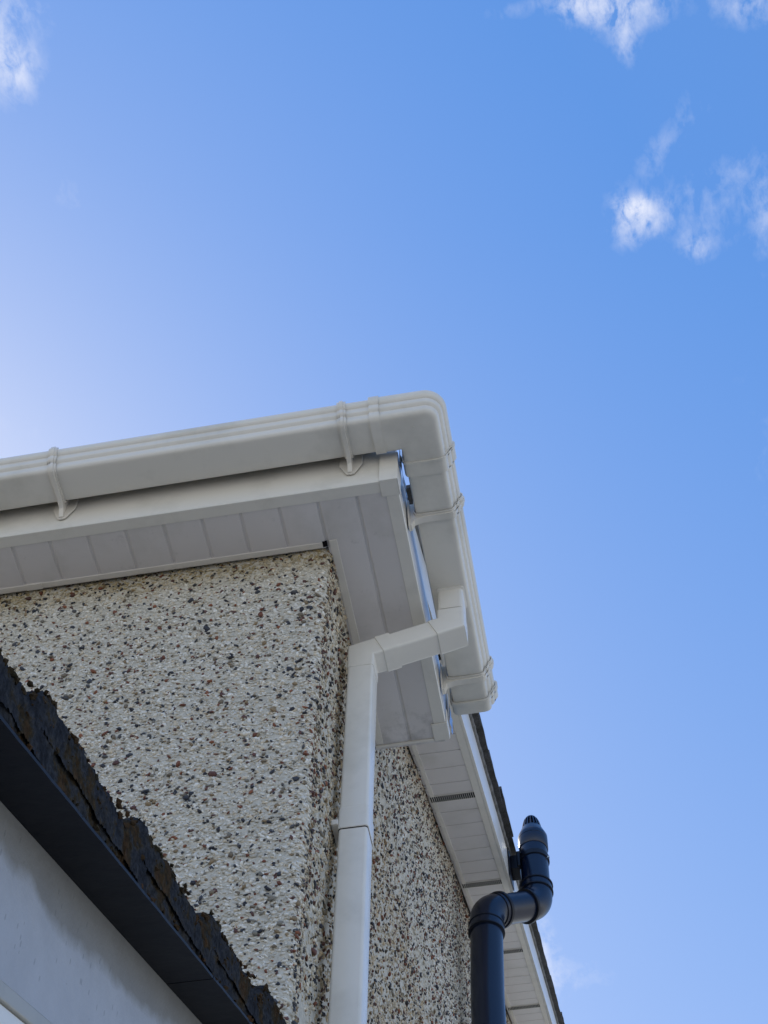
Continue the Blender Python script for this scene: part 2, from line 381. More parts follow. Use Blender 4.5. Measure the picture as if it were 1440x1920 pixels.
# ---- verge soffit: boards across the slope
VX0 = .004; VX1 = .170; PB = .8145 / 7
def vpt(x, y, o): return (x, y - o * TS / (1 + TS * TS) * 0, TD + TS * y + o)
mb = MB(); y = 1.604 - PB * 8
yv = [1.604 + .8145 * i for i in range(-2, 7)]
while y < RIDGE:
    y1 = min(y + PB, RIDGE)
    def bb(a, b, gl, gh):
        pr_ = [(a, .0035), (a + .003, .0035), (a + .0045, 0), (b - .0012, 0), (b, .0035)]
        n_ = len(pr_)
        mb.add([(x, q0, TD + TS * q0 + o_) for x in (VX0, VX1) for (q0, o_) in pr_], [(i_, n_ + i_, n_ + i_ + 1, i_ + 1) for i_ in range(n_ - 1)])
    bb(y, y1, 0, 0)
    y += PB
bo = .007
mb.add([(0.0, .675, verge_z(.675) + bo), (.19, .675, verge_z(.675) + bo), (.19, RIDGE, verge_z(RIDGE) + bo), (0, RIDGE, verge_z(RIDGE) + bo)], [(0, 1, 2, 3)])
mb.add([(0.0, RIDGE, verge_z(RIDGE)), (.19, RIDGE, verge_z(RIDGE)), (.19, BACK, verge_z(BACK)), (0, BACK, verge_z(BACK))], [(0, 1, 2, 3)])
mb.build('verge_soffit', M_verge_soffit, house, auto=25)
for yc in yv:
    if yc < .9: continue
    mb = MB(); w = .027
    mb.hexa([(x, q, TD + TS * q + o) for o in (-.003, .002) for (x, q) in ((VX0 + .002, yc - w), (VX1 - .002, yc - w), (VX1 - .002, yc + w), (VX0 + .002, yc + w))])
    vo = mb.build('soffit_vent', M_pvc_trim, house)
    mb = MB(); w = .021
    for i in range(22):
        xa = VX0 + .006 + i * .0072
        mb.hexa([(x, q, TD + TS * q + o) for o in (-.0042, -.001) for (x, q) in ((xa, yc - w), (xa + .0046, yc - w), (xa + .0046, yc + w), (xa, yc + w))])
    mb.build('vent_slot', M_dark, vo)
# side trim along the wall
mb = MB()
mb.hexa([(x, q, TD + TS * q + o) for o in (-.004, .003) for (x, q) in ((.012, .68), (.026, .68), (.026, RIDGE), (.012, RIDGE))])
mb.build('soffit_trim', M_pvc_trim, house)
# bargeboard: box section following the slope
def slopebox(mb, x0, x1, y0, y1, o0, o1, mirror=False):
    f = (lambda q: verge_z(q))
    mb.hexa([(x, q, f(q) + o) for o in (o0, o1) for (x, q) in ((x0, y0), (x1, y0), (x1, y1), (x0, y1))])
mb = MB()
mb.hexa([(.1902, .02, .182), (.201, .02, .182), (.201, .2849, .182), (.1902, .2849, .182), (.1902, .02, verge_z(.02) + .150), (.201, .02, verge_z(.02) + .150), (.201, .2849, verge_z(.285) + .150), (.1902, .2849, verge_z(.285) + .150)])
for (a, b) in ((.285, RIDGE), (RIDGE, BACK)):
    slopebox(mb, .165, .190, max(a, .67), b, -.004, .010)
    slopebox(mb, .1902, .201, a, b, -.006, .150)
mb.build('bargeboard', M_pvc, house, bev=.0015)

# ---- roof
mb = MB()
OT = .172
for (a, b) in ((.02, RIDGE), (RIDGE, BACK + .2)):
    fz = lambda q: verge_z(q)
    mb.hexa([(x, q, fz(q) + o) for o in (OT, OT + .03) for (x, q) in ((XL - .2, a), (.195, a), (.195, b), (XL - .2, b))])
# eaves course, tilted up over the fascia and dipping into the gutter
mb.hexa([(XL - .2, -.262, .184), (.155, -.262, .184), (.155, .10, .262), (XL - .2, .10, .262), (XL - .2, -.262, .200), (.155, -.262, .200), (.155, .10, .290), (XL - .2, .10, .290)])
roof = mb.build('roof', M_tile, house)
mb = MB(); mb.hexa([(XL, -.235, .150), (.15, -.235, .150), (.15, -.168, .1795), (XL, -.168, .1795), (XL, -.235, .1515), (.15, -.235, .1515), (.15, -.168, .1825), (XL, -.168, .1825)]); mb.build('eaves_felt', M_dark, roof)
mb = MB()
ny = 260; prev = None
vs = []; fs = []
for i in range(ny + 1):
    q = .04 + (RIDGE - .04) * i / ny
    n0 = random.uniform(-.0012, .0012)
    for (x, o) in ((.186, .151), (.205 + n0, .152 + random.uniform(-.001, .001)), (.211 + n0, .162), (.205, .176)):
        vs.append((x, q, verge_z(q) + o))
for i in range(ny):
    for j in range(3): fs.append((i * 4 + j, i * 4 + j + 1, (i + 1) * 4 + j + 1, (i + 1) * 4 + j))
newobj('verge_mortar', vs, fs, M_mortar, roof, smooth=True)
q = .0; i = 0
while q < RIDGE - .1:
    L = .41; ov = random.uniform(-.002, .002); lift = random.uniform(-.001, .001)
    if i in (6, 15): ov = .005; lift = .004
    mb = MB()
    x1 = .230 + ov
    th = .014
    # nose sits on the tile below, tail under the next
    a, b = q, q + L
    prof = [(.06, .018), (.10, .004), (.14, .0), (.17, .004), (.20, .014), (.215, .018), (x1, .018)]
    top = [(x1, .018 + th), (.21, .018 + th), (.198, .016 + th), (.17, .006 + th), (.14, th), (.10, .004 + th), (.06, .018 + th)]
    poly = prof + top
    o_a = OT - .004 + .018 + lift; o_b = OT - .010 + lift * .3
    n = len(poly); vsx = []
    segs = 8
    for s_ in range(segs + 1):
        yy = a + (b - a) * s_ / segs; oo = o_a + (o_b - o_a) * s_ / segs
        je = random.uniform(-.0012, .0012)
        vsx.append([(x + (je if x > .225 else 0), yy, verge_z(yy) + oo + w + (je if x > .2 else 0)) for (x, w) in poly])
    mb.rings(vsx); t = mb.build('verge_tile', M_tile, roof, auto=35)
    q += .318; i += 1

# ------------------------------------------------------------------ gutter
gutter = thing('gutter', 'white ogee plastic gutter running along the eaves and turning the house corner', 'gutter', (0, 0, H))
GZ = .098
def spline(P, n=4):
    out = []
    for i in range(len(P) - 1):
        p0 = P[max(i - 1, 0)]; p1 = P[i]; p2 = P[i + 1]; p3 = P[min(i + 2, len(P) - 1)]
        for k in range(n):
            t = k / n
            out.append(tuple(.5 * (2 * p1[j] + (p2[j] - p0[j]) * t + (2 * p0[j] - 5 * p1[j] + 4 * p2[j] - p3[j]) * t * t + (3 * p1[j] - p0[j] - 3 * p2[j] + p3[j]) * t ** 3) for j in (0, 1)))
    return out + [P[-1]]
OUTP = [(0, .072), (0, .012), (.003, .004), (.011, 0), (.052, -.0006)] + spline([(.084, 0), (.0925, .002), (.0985, .0075), (.1010, .016), (.1016, .0235), (.1050, .0270), (.1092, .0320), (.1106, .0390), (.1116, .0450), (.1150, .0480), (.1185, .0530), (.1208, .0600), (.1205, .0670), (.1165, .0712)])
def offs(path, d):
    o = []
    for i, p in enumerate(path):
        a = Vector(path[max(i - 1, 0)]); b = Vector(path[min(i + 1, len(path) - 1)]); t = (b - a).normalized()
        o.append((p[0] + t.y * d, p[1] - t.x * d))
    return o
def gprof(d, th): return offs(OUTP, d) + offs(OUTP, d - th)[::-1]
GB = -.202; GS = .2255          # back planes of front / side run
FALL = 0.014                    # the front run falls a little to the left
def fpt(u, w, x, rel=.16): return (x, GB - u, GZ + w - FALL * (rel - x))
def spt(u, w, y): return (GS + u, y, GZ + w)
def gfront(x0, x1, d, th, name, m=M_pvc, parent=gutter, prof=None, rel=.16):
    mb = MB(); mb.prism(prof or gprof(d, th), lambda u, w: fpt(u, w, x0), lambda u, w: fpt(u, w, x1)); return mb.build(name, m, parent, auto=40)
def gside(y0, y1, d, th, name, m=M_pvc, parent=gutter, prof=None):
    mb = MB(); mb.prism(prof or gprof(d, th), lambda u, w: spt(u, w, y0), lambda u, w: spt(u, w, y1)); return mb.build(name, m, parent, auto=40)
gfront(-7.9, .17, 0, .0022, 'gutter_trough')
gside(-.13, .655, 0, .0022, 'gutter_trough')
# corner piece
UC = .070
def corner(d, th, xa, yb, name):
    pr = gprof(d, th); rings = []
    rings.append([(xa, GB - u, GZ + w) for (u, w) in pr])
    for i in range(15):
        t = math.pi / 2 * i / 14; r = []
        for (u, w) in pr:
            if u > UC: r.append((GS + UC + (u - UC) * math.sin(t), GB - UC - (u - UC) * math.cos(t), GZ + w))
            else: r.append((GS + u, GB - u, GZ + w))
        rings.append(r)
    rings.append([(GS + u, yb, GZ + w) for (u, w) in pr])
    mb = MB(); mb.rings(rings); return mb.build(name, M_pvc, gutter, auto=40)
cpz = corner(.0035, .003, .172, -.142, 'corner_piece')
mb = MB(); mb.add([], [])
def disc(cx, cy, r, z0, z1, n=20):
    return [[(cx + r * math.cos(2 * math.pi * k / n), cy + r * math.sin(2 * math.pi * k / n), z) for k in range(n)] for z in (z0, z1)]
mb.rings(disc(.262, -.262, .0045, GZ - .0052, GZ - .002)); mb.build('moulding_mark', M_pvc, cpz)
gfront(.158, .184, .0068, .006, 'union_clip')
gside(-.158, -.122, .0066, .006, 'union_clip')
gside(-.165, -.158, .0085, .007, 'clip_rim')
# end cap
mb = MB(); pr = offs(OUTP, .0045)
mb.prism(pr, lambda u, w: spt(u, w, .632), lambda u, w: spt(u, w, .663)); mb.build('end_cap', M_pvc, gutter, auto=40, bev=.003)
gside(.620, .634, .0075, .006, 'end_cap_rim')
# little crinkled sealing scraps in the gap behind the corner
for i, (x, y, z, sx, sy, sz_) in enumerate([(.214, -.165, .108, .006, .02, .03), (.213, -.10, .10, .005, .05, .02), (.214, .655, .07, .004, .03, .035)]):
    mb = MB()
    vs = []; fs = []
    for a in range(7):
        for b in range(5):
            vs.append((x + (random.uniform(-1, 1) * .4 + math.sin(a * 1.9 + i)) * .35 * sx, y + (a / 6 - .5) * 2 * sy, z + (b / 4 - .5) * 2 * sz_ + random.uniform(-.003, .003)))
    for a in range(6):
        for b in range(4): fs.append((a * 5 + b, (a + 1) * 5 + b, (a + 1) * 5 + b + 1, a * 5 + b + 1))
    newobj('sealing_scrap', vs, fs, M_metal, gutter, smooth=True)

# brackets
def bracket(side, c):
    def P(u, w, l):       # u outward from gutter back, w up, l along
        return fpt(u, w, c + l) if side == 'f' else spt(u, w, c + l)
    gap = .0255 if side == 'f' else .0205
    pr = gprof(.0055, .003); hw = .011 if side == 'f' else .015; hr = .006 if side == 'f' else .0095
    mb = MB(); mb.prism(pr, lambda u, w: P(u, w, -hw), lambda u, w: P(u, w, hw))
    br = mb.build('gutter_bracket', M_pvc_trim, gutter, auto=40)
    mb = MB(); rib = offs(OUTP, .0095) ; 
    web = [(-gap + .002, -.042), (-gap + .010, -.043), (-.004, -.020), (.02, -.0105), (.085, -.0100), (.098, -.0045), (.100, .002), (.086, -.0045), (.011, -.0048), (-.003, .006), (-.003, .060), (-gap + .002, .060)]
    mb.prism(web, lambda u, w: P(u, w, -hr), lambda u, w: P(u, w, hr)); mb.build('rib', M_pvc_trim, br, bev=.0012)
    mb = MB(); lip = [(p[0], p[1]) for p in offs(OUTP, .0085)[9:]] + offs(OUTP, .005)[9:][::-1]
    mb.prism(lip, lambda u, w: P(u, w, -.0045), lambda u, w: P(u, w, .0045)); mb.build('clip_rib', M_pvc_trim, br, auto=40)
    mb = MB(); plate = [(-.030, .05), (-.030, .0), (-.014, -.036), (-.010, -.043), (-.004, -.046), (.004, -.046), (.010, -.043), (.014, -.036), (.030, .0), (.030, .05)]
    mb.prism(plate, lambda l, w: P(-gap + .0015, w, l), lambda l, w: P(-gap + .0055, w, l)); mb.build('back_plate', M_pvc_trim, br, bev=.0012)
    return br
for c in (.088, -.668, -1.45, -2.25, -3.05, -3.85): bracket('f', c)
for c in (.006, .545): bracket('s', c)
# running outlet under the side run
def sq(cx, cy, h, z, r=.010, n=5):
    pts = []
    for (sx, sy, a0) in ((1, 1, 0), (-1, 1, 90), (-1, -1, 180), (1, -1, 270)):
        for k in range(n):
            a = R(a0 + 90 * k / (n - 1)); pts.append((cx + sx * (h - r) + r * math.cos(a), cy + sy * (h - r) + r * math.sin(a), z))
    return pts
OX, OY = .2775, .270
mb = MB(); mb.rings([sq(OX, OY, .0340, GZ - .001), sq(OX, OY, .0340, .012), sq(OX, OY, .0330, .010)])
mb.build('outlet_spigot', M_pvc, gutter, auto=35)
mb = MB(); mb.rings([sq(OX, OY, .038, GZ - .0005), sq(OX, OY, .038, GZ - .004), sq(OX, OY, .034, GZ - .0075)])
mb.build('outlet_flange', M_pvc, gutter, auto=35)

# ------------------------------------------------------------------ downpipe (square 65 mm)
dp = thing('downpipe', 'white square plastic downpipe cranked from the short side gutter down the pebble-dashed corner', 'downpipe', (0, 0, H))
PX, PY = .0455, .2525
def rectring(c, ax, h, r=.007, n=4):
    """rounded square in the plane spanned by ax (unit vector in xz) and y"""
    out = []
    for (sx, sy, a0) in ((1, 1, 0), (-1, 1, 90), (-1, -1, 180), (1, -1, 270)):
        for k in range(n):
            a = R(a0 + 90 * k / (n - 1)); p = sx * (h - r) + r * math.cos(a); s_ = sy * (h - r) + r * math.sin(a)
            out.append((c[0] + ax[0] * p, c[1] + s_, c[2] + ax[1] * p))
    return out
def sqpipe(name, stations, mat_=M_pvc, parent=None):
    mb = MB(); mb.rings([rectring(c, ax, h) for (c, ax, h) in stations]); return mb.build(name, mat_, parent or dp, auto=35)
X = (1, 0)
a_ = math.atan2(.088, .223); AX = (math.sin(a_), -math.cos(a_)); AD = (math.cos(a_), math.sin(a_))   # arm cross axis / direction
half = ((1 + AX[0]) , AX[1]); hl = math.hypot(*half); HM = (half[0] / hl, half[1] / hl)
P1 = Vector((PX, PY, -.148)); P2 = Vector((PX + .2315, PY + .017, -.148 + .2315 * math.tan(a_)))
def along(P, t): return (P.x + AD[0] * t, P.y + (.017 * t / .245), P.z + AD[1] * t)
k_ = 1 / math.cos((math.pi / 2 - a_) / 2)      # mitre stretch
def mitre(c, h):
    # cross-section on the bisecting plane
    bx, bz = AX[0] + 1, AX[1]; l = math.hypot(bx, bz); u = (bx / l, bz / l); kk = 1 / (u[0] * 1)
    out = []
    for p in rectring((0, 0, 0), (1, 0), h): out.append((c[0] + u[0] * p[0] * kk, c[1] + p[1], c[2] + u[1] * p[0] * kk))
    return out
# lower bend: vertical to arm
mb = MB(); mb.rings([rectring((P1.x, P1.y, -.215), X, .0338), rectring((P1.x, P1.y, -.212), X, .0345), mitre(P1, .0345), rectring(along(P1, .054), AX, .0345), rectring(along(P1, .056), AX, .033)])
mb.build('bend', M_pvc, dp, auto=35)
# arm: short socket then plain pipe
sqpipe('arm_socket', [(along(P1, .0485), AX, .0352), (along(P1, .050), AX, .0366), (along(P1, .088), AX, .0366), (along(P1, .0885), AX, .0345)])
sqpipe('arm', [(along(P1, .080), AX, .0334), (along(P1, .202), AX, .0334)])
mb = MB(); mb.rings([rectring(along(P2, -.052), AX, .0340), rectring(along(P2, -.051), AX, .0358), mitre(P2, .0358), rectring((P2.x, P2.y, P2.z + .058), X, .0358), rectring((P2.x, P2.y, P2.z + .059), X, .0340)])
mb.build('bend', M_pvc, dp, auto=35)
sqpipe('pipe', [((PX, PY, -.205), X, .0328), ((PX, PY, -.80), X, .0328)])
sqpipe('pipe', [((PX, PY, -.782), X, .0328), ((PX, PY, -3.0), X, .0328)])
sqpipe('pipe', [((PX, PY, -2.99), X, .0322), ((PX, PY, -4.85), X, .0322)])
so1 = sqpipe('pipe_socket', [((PX, PY, -.735), X, .0332), ((PX, PY, -.742), X, .0348), ((PX, PY, -.802), X, .0350), ((PX, PY, -.804), X, .0334)])
sqpipe('shadow_ring', [((PX, PY, -.8035), X, .0336), ((PX, PY, -.8065), X, .0336)], M_dark, so1)
mb = MB(); mb.box(-.004, .0115, PY - .036, PY + .036, -.790, -.774)
mb.build('wall_clip', M_pvc_trim, dp, bev=.002)

# ------------------------------------------------------------------ soil vent pipe
svp = thing('soil_vent_pipe', 'black soil vent pipe stepping out round the bargeboard to a slotted cap', 'vent pipe', (0, 0, H))
RL = .0610; RU = .0560
PA = Vector((.1115, 2.30, .950)); PB2 = Vector((.2985, 2.462, 1.116))
DA = (PB2 - PA).normalized(); SIDE = Vector((0, 0, 1)).cross(DA).normalized()
def tube3(mb, pts, radii, n=40):
    pts = [Vector(p) for p in pts]; rs = []
    for i, p in enumerate(pts):
        t = (pts[min(i + 1, len(pts) - 1)] - pts[max(i - 1, 0)]).normalized(); up = SIDE.cross(t).normalized(); sd = t.cross(up).normalized()
        rs.append([p + sd * (math.cos(q) * radii[i]) + up * (math.sin(q) * radii[i]) for q in [2 * math.pi * k / n for k in range(n)]])
    mb.rings(rs)
UPV = Vector((0, 0, 1))
def bend(P, d0, d1, L, n=12):
    """quadratic bend from P - d0*L to P + d1*L"""
    a = P - d0 * L; b = P + d1 * L
    return [a * (1 - t) ** 2 + P * 2 * t * (1 - t) + b * t * t for t in [i / n for i in range(n + 1)]]
def ring(name, p, d, r, w, par, m_=M_black_r):
    mb = MB(); st = [(-w / 2, r - .004), (-w / 2 + .002, r), (w / 2 - .002, r), (w / 2, r - .004)]
    tube3(mb, [p + d * s_ for s_, _ in st], [q for _, q in st]); return mb.build(name, m_, par, auto=40)
LT = Vector((.030, 0, 1)).normalized()
mb = MB(); tube3(mb, [PA - LT * .42 - UPV * 5.3, PA - LT * .42, PA - LT * .05], [RL] * 3); mb.build('pipe', M_black, svp, auto=40)
mb = MB(); pts = [PA - LT * .110, PA - LT * .075] + bend(PA, LT, DA, .050) + [PA + DA * .068, PA + DA * .078]
tube3(mb, pts, [RL + .0055] + [RL + .0055] + [RL + .003] * 13 + [RL + .006] * 2); e1 = mb.build('elbow', M_black, svp, auto=40)
ring('seal_ring', PA - LT * .108, LT, RL + .0085, .009, e1); ring('seal_ring', PA - LT * .072, LT, RL + .008, .007, e1)
ring('seal_ring', PA + DA * .076, DA, RL + .0105, .015, e1); ring('socket_rim', PA + DA * .054, DA, RL + .0065, .006, e1)
mb = MB(); tube3(mb, [PA + DA * .08, PB2 - DA * .07], [RU + .003] * 2); mb.build('arm', M_black, svp, auto=40)
mb = MB(); pts = [PB2 - DA * .070] + bend(PB2, DA, UPV, .050) + [PB2 + UPV * .080]
tube3(mb, pts, [RU + .005] * len(pts)); e2 = mb.build('elbow', M_black, svp, auto=40)
ring('seal_ring', PB2 - DA * .068, DA, RU + .012, .014, e2)
ring('seal_ring', PB2 + UPV * .062, UPV, RU + .0105, .010, e2)
mb = MB(); tube3(mb, [PB2 + UPV * .064, PB2 + UPV * .094], [RU + .0075] * 2); mb.build('socket', M_black, e2, auto=40)
ring('seal_ring', PB2 + UPV * .097, UPV, RU + .0115, .010, e2)
XU, YP = PB2.x, PB2.y
mb = MB(); tube3(mb, [PB2 + UPV * .06, Vector((XU + .004, YP, 1.46))], [RU, RU]); mb.build('pipe', M_black, svp, auto=40)
XC = XU + .004
mb = MB(); st = [(1.380, RU + .001), (1.383, RU + .0035), (1.436, RU + .0045), (1.4375, RU + .003), (1.439, RU + .0045), (1.455, RU + .0045), (1.462, RU + .002), (1.503, RU - .0135), (1.506, RU - .016), (1.506, .01)]
tube3(mb, [Vector((XC, YP, z)) for z, _ in st], [r for _, r in st]); cap = mb.build('vent_cap', M_black, svp, auto=40); cap.location.z = .036
mb = MB(); st = [(1.505, .028), (1.550, .018), (1.562, .008)]
tube3(mb, [Vector((XC, YP, z)) for z, _ in st], [r for _, r in st], 24); mb.build('cap_core', M_dark, cap, auto=40)
mb = MB()
for i in range(18):
    a = 2 * math.pi * (i + .5) / 18; ca, sa = math.cos(a), math.sin(a)
    prof = [(.0418, 1.504, .0032), (.0385, 1.522, .003), (.0350, 1.540, .0026), (.030, 1.556, .0022), (.022, 1.568, .0018)]
    rs = []
    for (r, z, hw) in prof:
        tx, ty = -sa * hw, ca * hw
        rs.append([(XC + ca * r + tx, YP + sa * r + ty, z), (XC + ca * r - tx, YP + sa * r - ty, z), (XC + ca * (r - .006) - tx, YP + sa * (r - .006) - ty, z - .003), (XC + ca * (r - .006) + tx, YP + sa * (r - .006) + ty, z - .003)])
    mb.rings(rs)
mb.build('cap_slat', M_black, cap)
mb = MB(); st = [(1.562, .026), (1.569, .023), (1.574, .013), (1.575, .003)]
tube3(mb, [Vector((XC, YP, z)) for z, _ in st], [r for _, r in st], 24); mb.build('cap_top', M_black, cap, auto=40)
# strap and stand-off bracket to the bargeboard
mb = MB(); st = [(1.345, RU + .001), (1.347, RU + .005), (1.369, RU + .005), (1.371, RU + .001)]
tube3(mb, [Vector((XU + .003, YP, z)) for z, _ in st], [r for _, r in st]); strap = mb.build('strap', M_black_r, svp, auto=40)
mb = MB(); mb.box(.206, .240, YP - .02, YP + .05, 1.310, 1.385); mb.box(.232, .246, YP - .026, YP + .0, 1.318, 1.40); mb.build('bracket_arm', M_black_r, svp, bev=.003)
mb = MB(); mb.hexa([(.2015, 2.37, 1.20), (.206, 2.37, 1.20), (.206, 2.53, 1.275), (.2015, 2.53, 1.275), (.2015, 2.37, 1.43), (.206, 2.37, 1.43), (.206, 2.53, 1.43), (.2015, 2.53, 1.43)])
mb.build('back_plate', M_black_r, svp)
mb = MB()
tube3(mb, [Vector((XU + RU - .004, YP - .02, 1.350)), Vector((XU + RU + .010, YP - .02, 1.350))], [.006, .006], 10); mb.build('bolt', M_metal, strap)

# ------------------------------------------------------------------ porch
porch = thing('porch', 'low porch gable with mossy dark tiled verge above a stained white wall', 'porch', (0, 0, H))
PS = .456; PD = -1.625; PW = -.070; PYF = -2.25; PYB = -.012
def pz(y, o=0): return PD + PS * y + o
# wall
M_pwall = bpy.data.materials.new('stained_white_paint'); M_pwall.use_nodes = True
t = M_pwall.node_tree; nd = t.nodes; b = nd['Principled BSDF']; b.inputs['Roughness'].default_value = .55; b.inputs['Specular IOR Level'].default_value = .35
tcn = nd.new('ShaderNodeTexCoord'); sx = nd.new('ShaderNodeSeparateXYZ'); t.links.new(tcn.outputs['Object'], sx.inputs[0])
def mth(op, a, bb_=None, c=None, clamp=False):
    n = nd.new('ShaderNodeMath'); n.operation = op; n.use_clamp = clamp
    for i, v in enumerate((a, bb_, c)):
        if v is None: continue
        if isinstance(v, (int, float)): n.inputs[i].default_value = v
        else: t.links.new(v, n.inputs[i])
    return n.outputs[0]
def nz(scale, det, vec=None):
    n = nd.new('ShaderNodeTexNoise'); n.inputs['Scale'].default_value = scale; n.inputs['Detail'].default_value = det; n.inputs['Roughness'].default_value = .6
    t.links.new(vec or tcn.outputs['Object'], n.inputs['Vector']); return n.outputs['Fac']
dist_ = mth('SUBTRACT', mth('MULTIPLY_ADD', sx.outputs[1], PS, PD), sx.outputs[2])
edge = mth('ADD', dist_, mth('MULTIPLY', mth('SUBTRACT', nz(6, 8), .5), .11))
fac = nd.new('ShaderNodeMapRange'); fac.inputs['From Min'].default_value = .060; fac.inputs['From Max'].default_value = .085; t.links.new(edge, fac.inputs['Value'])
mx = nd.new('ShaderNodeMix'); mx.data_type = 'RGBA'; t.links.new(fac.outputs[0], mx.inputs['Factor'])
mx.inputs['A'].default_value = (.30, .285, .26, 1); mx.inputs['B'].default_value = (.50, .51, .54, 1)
mp = nd.new('ShaderNodeMapping'); mp.inputs['Scale'].default_value = (1, 1, .35); t.links.new(tcn.outputs['Object'], mp.inputs[0])
vo = nd.new('ShaderNodeTexVoronoi'); vo.inputs['Scale'].default_value = 95; t.links.new(mp.outputs[0], vo.inputs['Vector'])
spk = mth('MULTIPLY', mth('LESS_THAN', vo.outputs['Distance'], .17), mth('GREATER_THAN', nz(9, 3), .52))
mx2 = nd.new('ShaderNodeMix'); mx2.data_type = 'RGBA'; t.links.new(mth('MULTIPLY', spk, .3), mx2.inputs['Factor'])
t.links.new(mx.outputs['Result'], mx2.inputs['A']); mx2.inputs['B'].default_value = (.10, .10, .10, 1)
mx3 = nd.new('ShaderNodeMix'); mx3.data_type = 'RGBA'; mx3.blend_type = 'MULTIPLY'; mx3.inputs['Factor'].default_value = .25
t.links.new(mx2.outputs['Result'], mx3.inputs['A']); t.links.new(nz(18, 6), mx3.inputs['B'])
t.links.new(mx3.outputs['Result'], b.inputs['Base Color'])
bp = nd.new('ShaderNodeBump'); bp.inputs['Distance'].default_value = .0015; t.links.new(nz(60, 4), bp.inputs['Height']); t.links.new(bp.outputs[0], b.inputs['Normal'])
poly = [(PYB, -H), (PYB, pz(PYB, .0)), (PYF + .25, pz(PYF + .25, .0)), (PYF + .25, -H)]
mb = MB(); mb.prism(poly, lambda y, z: (PW - .1, y, z), lambda y, z: (PW, y, z)); mb.build('wall', M_pwall, porch)
mb = MB(); mb.box(-3.0, PW - .101, PYF + .25, PYF + .35, -H, pz(PYF + .25, -.02)); mb.build('front_wall', M_pwall, porch)
# raking window frame low on the wall
M_frame = mat('window_frame_plastic', (.42, .40, .35), .4, .5, var=(.34, .32, .28), vscale=10)
win = None
def rake(mb, x0, x1, o0, o1, y0=-1.85, y1=-.25):
    mb.hexa([(x, y, pz(y, o)) for o in (o0, o1) for (x, y) in ((x0, y0), (x1, y0), (x1, y1), (x0, y1))])
mb = MB(); rake(mb, PW - .01, PW + .010, -.237, -.214); win = mb.build('window', M_frame, porch, bev=.003)
mb = MB(); rake(mb, PW - .01, PW + .006, -.262, -.2375); rake(mb, PW - .01, PW + .003, -.300, -.2625); mb.build('window_frame', M_pvc, win, bev=.002)
M_glass = mat('window_glass', (.05, .06, .07), .05, .8)
mb = MB(); mb.hexa([(x, y, z) for (x, y, z) in ((PW - .02, -1.8, -3.6), (PW + .001, -1.8, -3.6), (PW + .001, -.3, -3.6), (PW - .02, -.3, -3.6), (PW - .02, -1.8, pz(-1.8, -.301)), (PW + .001, -1.8, pz(-1.8, -.301)), (PW + .001, -.3, pz(-.3, -.301)), (PW - .02, -.3, pz(-.3, -.301)))])
mb.build('pane', M_glass, win)
# roof slab, undercloak, verge
M_moss = bpy.data.materials.new('weathered_mossy_tile'); M_moss.use_nodes = True
t = M_moss.node_tree; nd = t.nodes; b = nd['Principled BSDF']; b.inputs['Roughness'].default_value = .95; b.inputs['Specular IOR Level'].default_value = .08
tcn = nd.new('ShaderNodeTexCoord')
n_a = nd.new('ShaderNodeTexNoise'); n_a.inputs['Scale'].default_value = 15; n_a.inputs['Detail'].default_value = 8; n_a.inputs['Roughness'].default_value = .65; t.links.new(tcn.outputs['Object'], n_a.inputs['Vector'])
r = nd.new('ShaderNodeValToRGB'); cr = r.color_ramp; t.links.new(n_a.outputs['Fac'], r.inputs[0])
cr.elements[0].position = .26; cr.elements[0].color = (.012, .011, .012, 1); cr.elements[1].position = .72; cr.elements[1].color = (.062, .032, .015, 1)
for p_, c_ in ((.44, (.026, .028, .034)), (.51, (.040, .040, .042)), (.555, (.040, .030, .016)), (.61, (.055, .032, .014))):
    e = cr.elements.new(p_); e.color = (*c_, 1)
n_b = nd.new('ShaderNodeTexNoise'); n_b.inputs['Scale'].default_value = 110; n_b.inputs['Detail'].default_value = 6; t.links.new(tcn.outputs['Object'], n_b.inputs['Vector'])
m3 = nd.new('ShaderNodeMix'); m3.data_type = 'RGBA'; m3.blend_type = 'MULTIPLY'; m3.inputs['Factor'].default_value = .7
r2 = nd.new('ShaderNodeValToRGB'); r2.color_ramp.elements[0].position = .35; r2.color_ramp.elements[0].color = (.35, .35, .35, 1); r2.color_ramp.elements[1].position = .65; r2.color_ramp.elements[1].color = (1.3, 1.3, 1.3, 1)
t.links.new(n_b.outputs['Fac'], r2.inputs[0]); t.links.new(r.outputs[0], m3.inputs['A']); t.links.new(r2.outputs[0], m3.inputs['B']); t.links.new(m3.outputs['Result'], b.inputs['Base Color'])
bp = nd.new('ShaderNodeBump'); bp.inputs['Distance'].default_value = .004; t.links.new(n_b.outputs['Fac'], bp.inputs['Height']); t.links.new(bp.outputs[0], b.inputs['Normal'])

mb = MB(); mb.hexa([(x, y, pz(y, o)) for o in (.010, .050) for (x, y) in ((-3.2, PYF), (-.06, PYF), (-.06, PYB), (-3.2, PYB))]); prf = mb.build('roof', M_moss, porch)
# undercloak sheets, butt jointed
def jit(y, z, s): return (math.sin(y * 61.3 + z * 33.7 + s) + math.sin(y * 143.1 - z * 97.3 + 2 * s) * .6 + math.sin(y * 317.0 + z * 211 + 3 * s) * .35)
q = PYF; 
while q < PYB - .01:
    q1 = min(q + .90, PYB); mb = MB()
    n = 40; rs = []
    for i in range(n + 1):
        y = q + .0008 + (q1 - q - .0016) * i / n; e = .0002 * jit(y, 0, 1)
        rs.append([(-.12, y, pz(y, .0)), (0.0 + e, y, pz(y, .0)), (0.0 + e, y, pz(y, .005)), (-.12, y, pz(y, .005))])
    mb.rings(rs); mb.build('undercloak', M_clad, porch, auto=35); q = q1 + .001
